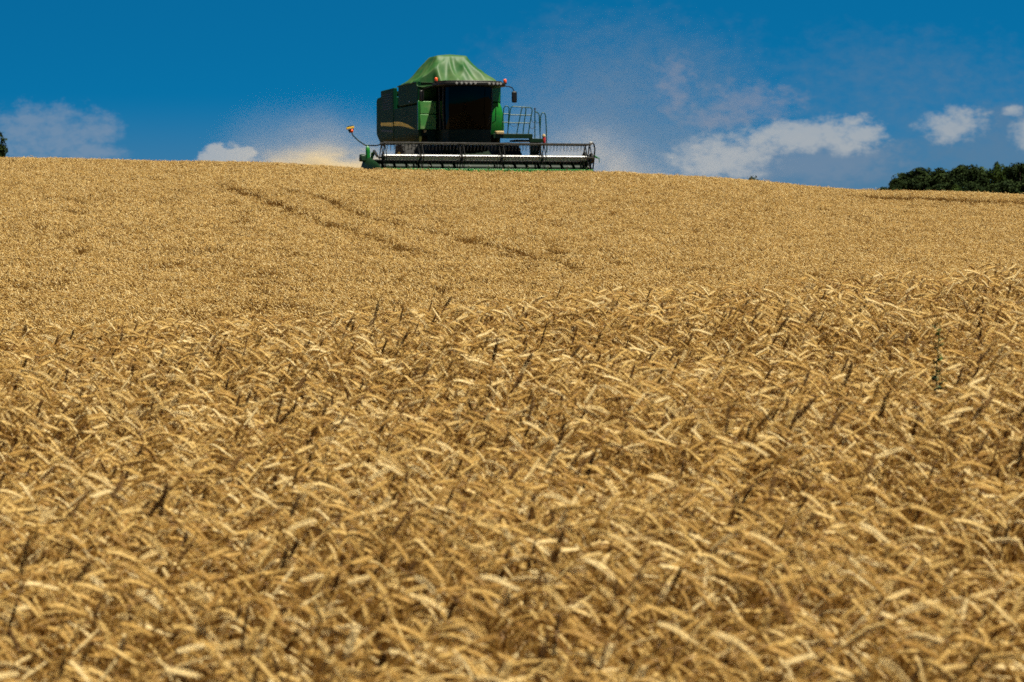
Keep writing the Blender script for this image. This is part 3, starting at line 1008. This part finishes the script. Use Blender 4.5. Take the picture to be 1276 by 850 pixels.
    rail([[(3.13, -.8, 2.2), (3.15, -.8, 2.80), (3.18, -.8, 2.92), (3.25, -.8, 2.98), (3.32, -.8, 2.94), (3.36, -.8, 2.84), (3.39, -.8, 2.3), (3.41, -.8, 1.35)]], 'hand_rail', .022)

    def chain(a, b, sag):
        a, b = Vector(a), Vector(b)
        p = [a.lerp(b, q) - Vector((0, 0, sag * 4 * q * (1 - q))) for q in np.linspace(0, 1, 14)]
        part(MB().tube(p, .009, 5), 'chain', DARK_STEEL, bevel=0)
    chain((1.84, -.82, 2.52), (2.22, -.82, 2.52), .11)
    chain((2.73, -.8, 2.80), (2.91, -.8, 2.62), .12)
    chain((2.66, -.8, 2.48), (2.91, -.8, 2.44), .14)
    chain((2.91, -.8, 2.70), (3.10, -.8, 2.62), .10)
    ld = MB()
    for x in (2.72, 3.12):
        ld.box(x - .025, x + .025, -.95, -.80, .75, 1.88)
    for z in (.80, 1.08, 1.36, 1.62):
        ld.box(2.745, 3.095, -1.0, -.76, z, z + .035)
    ld.box(2.745, 3.095, -.785, -.775, 1.1, 1.8)
    part(ld, 'ladder', G_DEEP, bevel=0.005)
    fe = part(MB().lathe((3.25, -.95, 1.66), [(.06, 0), (.07, .02), (.07, .30), (.045, .34)], 14, 'z'), 'fire_extinguisher', RED, bevel=0)
    part(MB().lathe((3.24, -.95, 1.99), [(.06, 0), (.075, .03), (.06, .10), (.02, .12)], 12, 'z'), 'valve_cover', DUSTCAP, fe, 0)

    # --- warning lamp on a bent arm at the rear corner
    arm = part(MB().tube([(-1.55, 6.6, 1.90), (-1.76, 6.6, 1.84), (-2.20, 6.6, 1.84), (-2.26, 6.6, 1.86), (-2.51, 6.6, 2.01), (-2.74, 6.6, 2.14), (-2.80, 6.6, 2.20), (-2.82, 6.6, 2.32)], .026, 8), 'lamp_arm', G_DEEP, bevel=0, smooth=60)
    part(MB().prism([(-3.0, 2.42), (-2.74, 2.46), (-2.78, 2.30), (-2.92, 2.28)], 6.56, 6.66, 'y'), 'lamp_bracket', G_DEEP, arm, 0.01)
    part(MB().prism([(-3.07, 2.42), (-2.74, 2.47), (-2.74, 2.56), (-3.05, 2.50)], 6.53, 6.68, 'y'), 'reflector_band', YELLOW2, arm, 0.01)
    part(MB().prism([(-3.05, 2.50), (-2.74, 2.56), (-2.78, 2.60), (-2.98, 2.57)], 6.54, 6.67, 'y'), 'lamp_cap', G_DEEP, arm, 0.01)
    part(MB().ball((-2.83, 6.55, 2.36), .06, .06, .07), 'lamp_lens', ORANGE, arm, 0)

    for q in [arm] + [c for c in bpy.data.objects if c.parent == arm]:
        for v in q.data.vertices:
            v.co.x -= .10
            v.co.z += .08 * (v.co.x < -2.7)

    # --- header
    hd = MB()
    hd.box(-4.2, 4.38, -2.46, -2.38, .28, .93)
    hd.box(-4.2, 4.38, -4.0, -2.46, .24, .30)
    header = part(hd, 'header', G_DEEP, bevel=0.01)
    part(MB().box(-4.22, 4.4, -2.54, -2.38, .93, 1.0), 'top_beam', DARK_STEEL, header, 0.02)
    # cutter bar: bright green lip with guard fingers
    part(MB().box(-4.22, 4.3, -4.12, -4.0, .45, .615), 'cutter_bar', G_LIP, header, 0.01)
    kn = MB()
    for i in range(59):
        x = -4.18 + i * .1450
        kn.add([(x - .02, -4.12, .55), (x + .02, -4.12, .55), (x, -4.12, .61), (x, -4.30, .57)], [(0, 1, 3), (1, 2, 3), (2, 0, 3), (0, 2, 1)])
    part(kn, 'knife_guards', STEEL, header, 0, 0)
    for i in range(11):
        x = -3.95 + i * .80
        part(MB().tube([(x, -4.06, .66), (x + .03, -4.16, .74), (x + .05, -4.3, .69)], [.03, .025, .008], 6), 'crop_lifter', STEEL, header, 0)
    # auger with left and right handed flights
    ag = MB().tube([(-4.15, -2.95, .66), (4.3, -2.95, .66)], .17, 20)
    for s in (-1, 1):
        vs, fs = [], []
        for i in range(141):
            a = i * 2 * math.pi / 20
            x = s * (.75 + i * .0240)
            for r_ in (.165, .29):
                vs.append((x, -2.95 + r_ * math.cos(a * s), .66 + r_ * math.sin(a * s)))
        ag.add(vs, [(2 * i, 2 * i + 1, 2 * i + 3, 2 * i + 2) for i in range(140)])
    part(ag, 'auger', BLACK_GREEN, header, 0)
    # reel
    rx, ry, rz_, rr_ = 4.32, -3.42, 1.07, .62
    part(MB().tube([(-3.97, ry, rz_), (rx, ry, rz_)], .105, 20), 'reel_tube', BRIGHT, header, 0, 60)
    angs = [R(61 + 60 * k) for k in range(6)]
    stations = [-3.97, -2.50, -.85, .76, 2.42, 4.30]
    for a in angs:
        by, bz = ry - rr_ * math.cos(a), rz_ + rr_ * math.sin(a)
        bat = MB().tube([(-4.02, by, bz), (4.36, by, bz)], .038, 8)
        for i in range(59):
            x = -3.88 + i * .14
            if min(abs(x - s) for s in stations) < .05:
                continue
            bat.tube([(x, by, bz - .02), (x, by - .02, bz - .14), (x, by + .02, bz - .27)], [.009, .009, .006], 4)
        part(bat, 'reel_bat', STEEL2, header, 0)
    for s in stations:
        st = MB()
        for a in angs:
            st.tube([(s, ry, rz_), (s, ry - rr_ * math.cos(a), rz_ + rr_ * math.sin(a))], .022, 6)
        st.tube([(s, ry - rr_ * .97 * math.cos(a), rz_ + rr_ * .97 * math.sin(a)) for a in angs], .02, 6, closed=True)
        st.lathe((s, ry, rz_), [(.13, -.05), (.13, .05)], 16, 'x')
        part(st, 'reel_spider', BLACK, header, 0)
    # end sheets, crop dividers and reel arms
    for s, xe, front in ((-1, 4.26, -4.6), (1, 4.40, -3.9)):
        sheet = [(-2.36, .28), (-2.36, 1.02), (-2.7, 1.02), (-3.2, .92), (front + .5, .74), (front, .50), (front, .36), (front + .6, .24)]
        part(MB().prism(sheet, s * xe, s * (xe + .07)), 'end_sheet', BLACK_GREEN, header, 0.015)
        part(MB().tube([(s * (xe - .06), -2.45, 1.05), (s * (xe - .06), -2.9, 1.30), (s * (xe - .06), ry, rz_ + .02)], [.06, .06, .05], 8), 'reel_arm', DARK_STEEL, header, 0)
        part(MB().tube([(s * (xe - .02), -2.62, .72), (s * (xe - .02), -2.72, 1.25)], .05, 10), 'lift_cylinder', G_PAINT, header, 0)
    # big divider on the cutting side: rounded shield with upright guard
    dv = MB()
    pts = [(-2.45, .34, 1.10), (-2.8, .36, 1.08), (-3.4, .30, .95), (-4.1, .20, .80), (-4.6, .06, .60)]
    vs, fs = [], []
    for (y, w, zt) in pts:
        for j in range(7):
            q = math.pi * j / 6
            vs.append((-4.34 - w * math.sin(q * .5 + .0) * (1 if j else 0), y, .26 + (zt - .26) * math.cos(q * .5)))
    fs = [(i * 7 + j, i * 7 + j + 1, (i + 1) * 7 + j + 1, (i + 1) * 7 + j) for i in range(4) for j in range(6)]
    for i in (0, 4):
        k0 = len(vs); vs.append((-4.34, pts[i][0], .26))
        fs.append([i * 7 + j for j in range(7)] + [k0])
    dv.add(vs, fs)
    part(dv, 'crop_divider', G_DEEP, header, 0.01, 60)
    part(MB().tube([(-4.42, -2.75, .55), (-4.42, -2.75, 1.30), (-4.42, -2.73, 1.42), (-4.42, -2.70, 1.50)], [.08, .09, .08, .04], 14), 'drive_shield', G_PAINT, header, 0, 60)
    part(MB().prism([(-2.9, .9), (-2.55, .9), (-2.62, 1.20), (-2.85, 1.16)], -4.74, -4.5), 'drive_cover', G_DEEP, header, 0.05)
    # far end: hydraulic motor and hose bracket
    part(MB().lathe((4.40, ry, rz_), [(.20, 0), (.22, .03), (.20, .10)], 20, 'x'), 'reel_drive', DARK_STEEL, header, 0.01)
    part(MB().tube([(4.40, ry - .25, 1.70), (4.50, ry - .2, 1.62), (4.57, ry - .1, 1.45), (4.58, ry, 1.15), (4.52, ry, .65)], .028, 8), 'end_guard', BLACK, header, 0, 60)
    part(MB().tube([(4.55, ry, 1.18), (4.70, ry, 1.10), (4.78, ry, 1.08), (4.79, ry, .92)], [.04, .03, .018, .012], 8), 'hose_bracket', G_PAINT, header, 0, 60)
    part(MB().lathe((4.36, ry - .24, 1.68), [(.001, -.05), (.05, -.05), (.05, .05), (.001, .05)], 10, 'x'), 'end_cap', BRIGHT, header, 0)
    return root


G_SIDE2 = worn('rail green', (0.004, 0.055, 0.018), 0.4, 0.0, 0.15, (0.14, 0.12, 0.06), 3.0)
G_LIP = worn('fresh green lip', (0.008, 0.26, 0.03), 0.4, 0.0, 0.12, (0.3, 0.28, 0.12), 4.0)
YELLOW2 = principled('yellow reflector', (0.85, 0.50, 0.02), 0.35)[0]
STEEL2 = worn('scuffed reel steel', (0.012, 0.012, 0.012), 0.3, 0.0, 0.15, (0.07, 0.055, 0.04), 6.0, spec=0.9)
build_harvester()

# ------------------------------------------------------------------ trees


def leaf_material(name, a, b):
    m, t, p, o = principled(name, a, 0.75, spec=0.06)
    oi = t.n('ShaderNodeAttribute', attribute_name='tint')
    t.link(t.mix(oi.outputs['Fac'], (*a, 1), (*b, 1)), p.inputs['Base Color'])
    return m


BARK = worn('bark', (0.09, 0.065, 0.045), 0.9, 0.0, 0.2)
LEAF_DARK = leaf_material('dark leaves', (0.006, 0.014, 0.004), (0.024, 0.039, 0.009))
LEAF_GREEN = leaf_material('green leaves', (0.016, 0.034, 0.006), (0.042, 0.066, 0.012))


def tree_meshes(seed, height, width, clumps, leaves, lsz, low=0.25, cone=False):
    rg = random.Random(seed)
    tr = MB()
    hw = width / 2
    tr.tube([(0, 0, -.3), (.05, 0, height * .3), (-.05, .08, height * .6), (0, 0, height * .88)],
            [.035 * height, .026 * height, .014 * height, .004 * height], 8)
    cs = []
    for i in range(clumps):
        q = (i + rg.random()) / clumps
        z = height * (low + (0.93 - low) * q)
        if cone:
            rad = hw * (1.05 - q) ** .8
        else:
            rad = hw * math.sqrt(max(.05, 1 - ((q - .42) / .62) ** 2))
        a = rg.uniform(0, 6.283); r = rad * (rg.random() ** .5) * .85
        s = width * rg.uniform(.13, .23) * (.75 if cone else 1)
        c = Vector((r * math.cos(a), r * math.sin(a), z))
        cs.append((c, s, rg.random()))
        if i % 2 == 0:
            tr.tube([(0, 0, z * .72), (c.x * .5, c.y * .5, z * .86), tuple(c)], [.009 * height, .006 * height, .002 * height], 5)
    lf, tint = MB(), []
    for (c, s, tn) in cs:
        for _ in range(leaves):
            d = Vector((rg.gauss(0, 1), rg.gauss(0, 1), rg.gauss(0, 1))).normalized() * s * rg.uniform(.55, 1.08)
            d.z *= .72
            p = c + d
            nrm = (d.normalized() + Vector((rg.uniform(-.7, .7), rg.uniform(-.7, .7), rg.uniform(-.4, .9)))).normalized()
            a = nrm.orthogonal().normalized(); b = nrm.cross(a)
            ang = rg.uniform(0, 6.283)
            a, b = a * math.cos(ang) + b * math.sin(ang), b * math.cos(ang) - a * math.sin(ang)
            k = lsz * rg.uniform(.6, 1.3)
            lf.add([p - a * k, p + b * k * .55 + nrm * k * .1, p + a * k, p - b * k * .55 + nrm * k * .1], [(0, 1, 2, 3)])
            tint += [min(1, max(0, tn * .75 + rg.uniform(-.15, .4)))] * 4
    tm = tr.mesh('trunk', BARK, 60)
    lm = lf.mesh('crown', LEAF_DARK, 0, merge=False)
    set_tint(lm, tint)
    return tm, lm


def place_tree(ms, loc, s, rz, label, group=None, name='tree', mat=None, cat='tree'):
    root = empty(name, loc, rz)
    root.scale = (s, s, s) if not hasattr(s, '__len__') else s
    for nm, me in (('trunk', ms[0]), ('crown', ms[1])):
        if nm == 'crown' and mat:
            me = me.copy(); me.materials[0] = mat
        o = bpy.data.objects.new(nm, me); COL.objects.link(o); o.parent = root
    return tag(root, label, cat, group)


wood = [tree_meshes(40 + i, 9.0, 6.0, 38, 110, .26, .12) for i in range(5)]
# the wood beyond the field: (pixel across, row of its top, depth)
WOOD = [(1110, 230, 515, 5), (1120, 222, 520, 1), (1131, 215, 530, 0), (1142, 209, 520, 0), (1156, 211, 540, 0), (1168, 210, 525, 0), (1180, 212, 545, 0),
        (1192, 207, 530, 0), (1203, 206, 550, 0), (1215, 207, 535, 0), (1228, 209, 548, 2), (1244, 203, 515, 3), (1259, 207, 540, 0),
        (1270, 203, 530, 0), (1284, 201, 545, 0), (1300, 200, 530, 0), (1318, 203, 540, 0), (1335, 205, 535, 0),
        (1150, 226, 500, 0), (1172, 228, 500, 0), (1190, 230, 496, 4), (1214, 227, 500, 0), (1236, 228, 500, 0), (1256, 226, 500, 0), (1280, 224, 500, 0)]
for i, (px, rw, d, kd) in enumerate(WOOD):
    x = (px - CX) / F_PX * d
    ztop = (EYE_ROW - rw) * d / F_PX
    zg = float(ground_z(x, d))
    h = ztop - zg
    rg = random.Random(i)
    lab, grp, mat, w = 'dark round crowned tree in the far wood right of the field', 'trees of the far wood', None, rg.uniform(.85, 1.2)
    if kd == 1:
        lab, grp, w = 'low dark tree at the open end of the far wood', None, .8
    elif kd == 5:
        lab, grp, w = 'lowest round bush tapering off the left tip of the far wood', None, .6
    elif kd == 2:
        lab, grp, mat = 'paler green tree beside the gap of sky in the far wood', None, LEAF_GREEN
    elif kd == 3:
        lab, grp, mat, w = 'slim lighter green tree rising above the top of the far wood', None, LEAF_GREEN, .55
    elif kd == 4:
        lab, grp, mat, w = 'light olive bush at the foot of the far wood', None, LEAF_GREEN, .7
    sx = w * min(1.1, h / 8)
    place_tree(wood[i % 5], (x, d, zg), (sx, sx, h / 8.9), rg.uniform(0, 6.28), lab, grp, mat=mat)

pine = tree_meshes(90, 15.0, 6.4, 60, 90, .2, .12, cone=True)
zz = float(ground_z(-54.6, 300))
place_tree(pine, (-53.6, 300, zz), (1, 1, (11.6 - zz) / 14.6), 0.4, 'dark pointed tree cut off by the left edge of the photo', name='tree')
small = tree_meshes(91, 7.0, 2.4, 30, 60, .12, .3)
x_ = (938 - CX) / F_PX * 200
zz = float(ground_z(x_, 200))
place_tree(small, (x_, 200, zz), (.8, .8, (4.62 - zz) / 6.8), 1.0, 'small tree top just peeking over the wheat on the skyline', name='tree')
x_ = (1098 - CX) / F_PX * 480
zz = float(ground_z(x_, 480))
place_tree(wood[2], (x_, 480, zz), (.5, .5, ((300 - 232.5) * 480 / F_PX - zz) / 8.9), 2.0, 'low shrub barely showing beside the left end of the wood', name='shrub', cat='shrub')

# green weed standing in the wheat, and the rough grass of the verge at the right


def build_weed():
    p = at(1168, 456)
    z0 = float(ground_z(p[0], p[1]))
    m = principled('weed green', (0.018, 0.07, 0.012), 0.5)[0]
    mb, lv = MB(), MB()
    rg = random.Random(5)
    H = .90
    mb.tube([(0, 0, 0), (.012, .01, H * .4), (-.005, 0, H * .75), (.01, 0, H)], [.0035, .003, .0025, .0015], 6)
    for k in range(44):
        z = H * (.55 + .45 * k / 44)
        a = rg.uniform(0, 6.283); L = rg.uniform(.025, .06) * (1.2 - k / 60)
        d = Vector((math.cos(a), math.sin(a), rg.uniform(.2, .9))).normalized()
        s = Vector((-math.sin(a), math.cos(a), 0)) * L * .36
        b = Vector((0, 0, z))
        lv.add([b, b + d * L * .5 + s, b + d * L, b + d * L * .5 - s], [(0, 1, 2, 3)])
    o = mb.build('weed', m, None, 60)
    o.location = (p[0], p[1], z0)
    lv.build('leaves', m, o, 0)
    tag(o, 'thin green weed standing among the ripe wheat at right', 'weed')


build_weed()


def build_verge():
    m, t, p, o = principled('dry verge grass', (0.22, 0.16, 0.05), 0.8, spec=0.2)
    at_ = t.n('ShaderNodeAttribute', attribute_name='tint')
    t.link(t.mix(at_.outputs['Fac'], (0.20, 0.13, 0.03, 1), (0.38, 0.27, 0.08, 1)), p.inputs['Base Color'])
    mb, tint = MB(), []
    rg = random.Random(17)
    for a, b in zip(VERGE[:-1], VERGE[1:]):
        L = np.hypot(*(b - a)[:2])
        for _ in range(int(L * 160)):
            q = rg.random()
            x = a[0] + (b[0] - a[0]) * q + rg.gauss(0, .1)
            y = a[1] + (b[1] - a[1]) * q + rg.uniform(-1.3, 1.3)
            z = float(ground_z(x, y)); h = rg.uniform(.2, .5)
            ang = rg.uniform(0, 3.14); w = .015
            dx, dy = w * math.cos(ang), w * math.sin(ang)
            lx, ly = rg.uniform(-.15, .15), rg.uniform(-.15, .15)
            mb.add([(x - dx, y - dy, z), (x + dx, y + dy, z), (x + lx, y + ly, z + h)], [(0, 1, 2)])
            tint += [rg.random()] * 3
    ob = mb.build('verge_grass', m, None, 0, merge=False)
    set_tint(ob.data, tint)
    tag(ob, kind='stuff')


build_verge()

# ------------------------------------------------------------------ dust raised by the machine


def dust(name, loc, size, dens, col, nscale, soft=1.0, seed=0.0, base=0.5):
    m = bpy.data.materials.new(name); m.use_nodes = True
    t = NT(m.node_tree)
    tc = t.n('ShaderNodeTexCoord')
    v = tc.outputs['Object']
    ln = t.n('ShaderNodeVectorMath', operation='LENGTH'); t.link(v, ln.inputs[0])
    fall = t.smooth(ln.outputs['Value'], 1.0, 0.05)
    mp = t.n('ShaderNodeMapping'); t.link(v, mp.inputs[0])
    mp.inputs['Location'].default_value = (seed, seed * .7, seed * 1.3)
    n = t.smooth(t.noise(mp.outputs[0], nscale, 4.0, 0.6), 0.5 - base * .5, 0.72)
    s = t.n('ShaderNodeSeparateXYZ'); t.link(v, s.inputs[0])
    low = t.smooth(s.outputs[2], 1.0, -.8, .25, 1.0)
    den = t.m('MULTIPLY', t.m('MULTIPLY', t.m('MULTIPLY', fall, n), low), dens)
    pv = t.n('ShaderNodeVolumePrincipled')
    pv.inputs['Color'].default_value = (*col, 1)
    pv.inputs['Anisotropy'].default_value = 0.1
    t.link(den, pv.inputs['Density'])
    o = t.n('ShaderNodeOutputMaterial'); t.link(pv.outputs[0], o.inputs['Volume'])
    mb = MB().ball((0, 0, 0), 1, 1, 1, 24, 14)
    ob = mb.build(name, m, None, 180)
    ob.location, ob.scale = loc, size
    return tag(ob, kind='stuff')


dust('dust_cloud', (-9.0, 129.5, 3.4), (5.4, 4.0, 3.8), 0.40, (0.91, 0.81, 0.66), 2.0, seed=1.0, base=.4)
dust('dust_cloud', (-7.9, 127.5, 3.3), (4.4, 2.4, 1.35), 3.0, (0.94, 0.80, 0.56), 3.0, seed=5.0, base=.25)
dust('dust_cloud', (3.2, 128.5, 3.0), (4.2, 4.0, 3.0), 0.55, (0.92, 0.85, 0.76), 2.6, seed=7.0, base=.3)
dust('dust_cloud', (5.4, 137.0, 4.6), (9.2, 6.0, 7.2), 0.035, (0.90, 0.84, 0.78), 1.7, seed=9.0, base=.6)
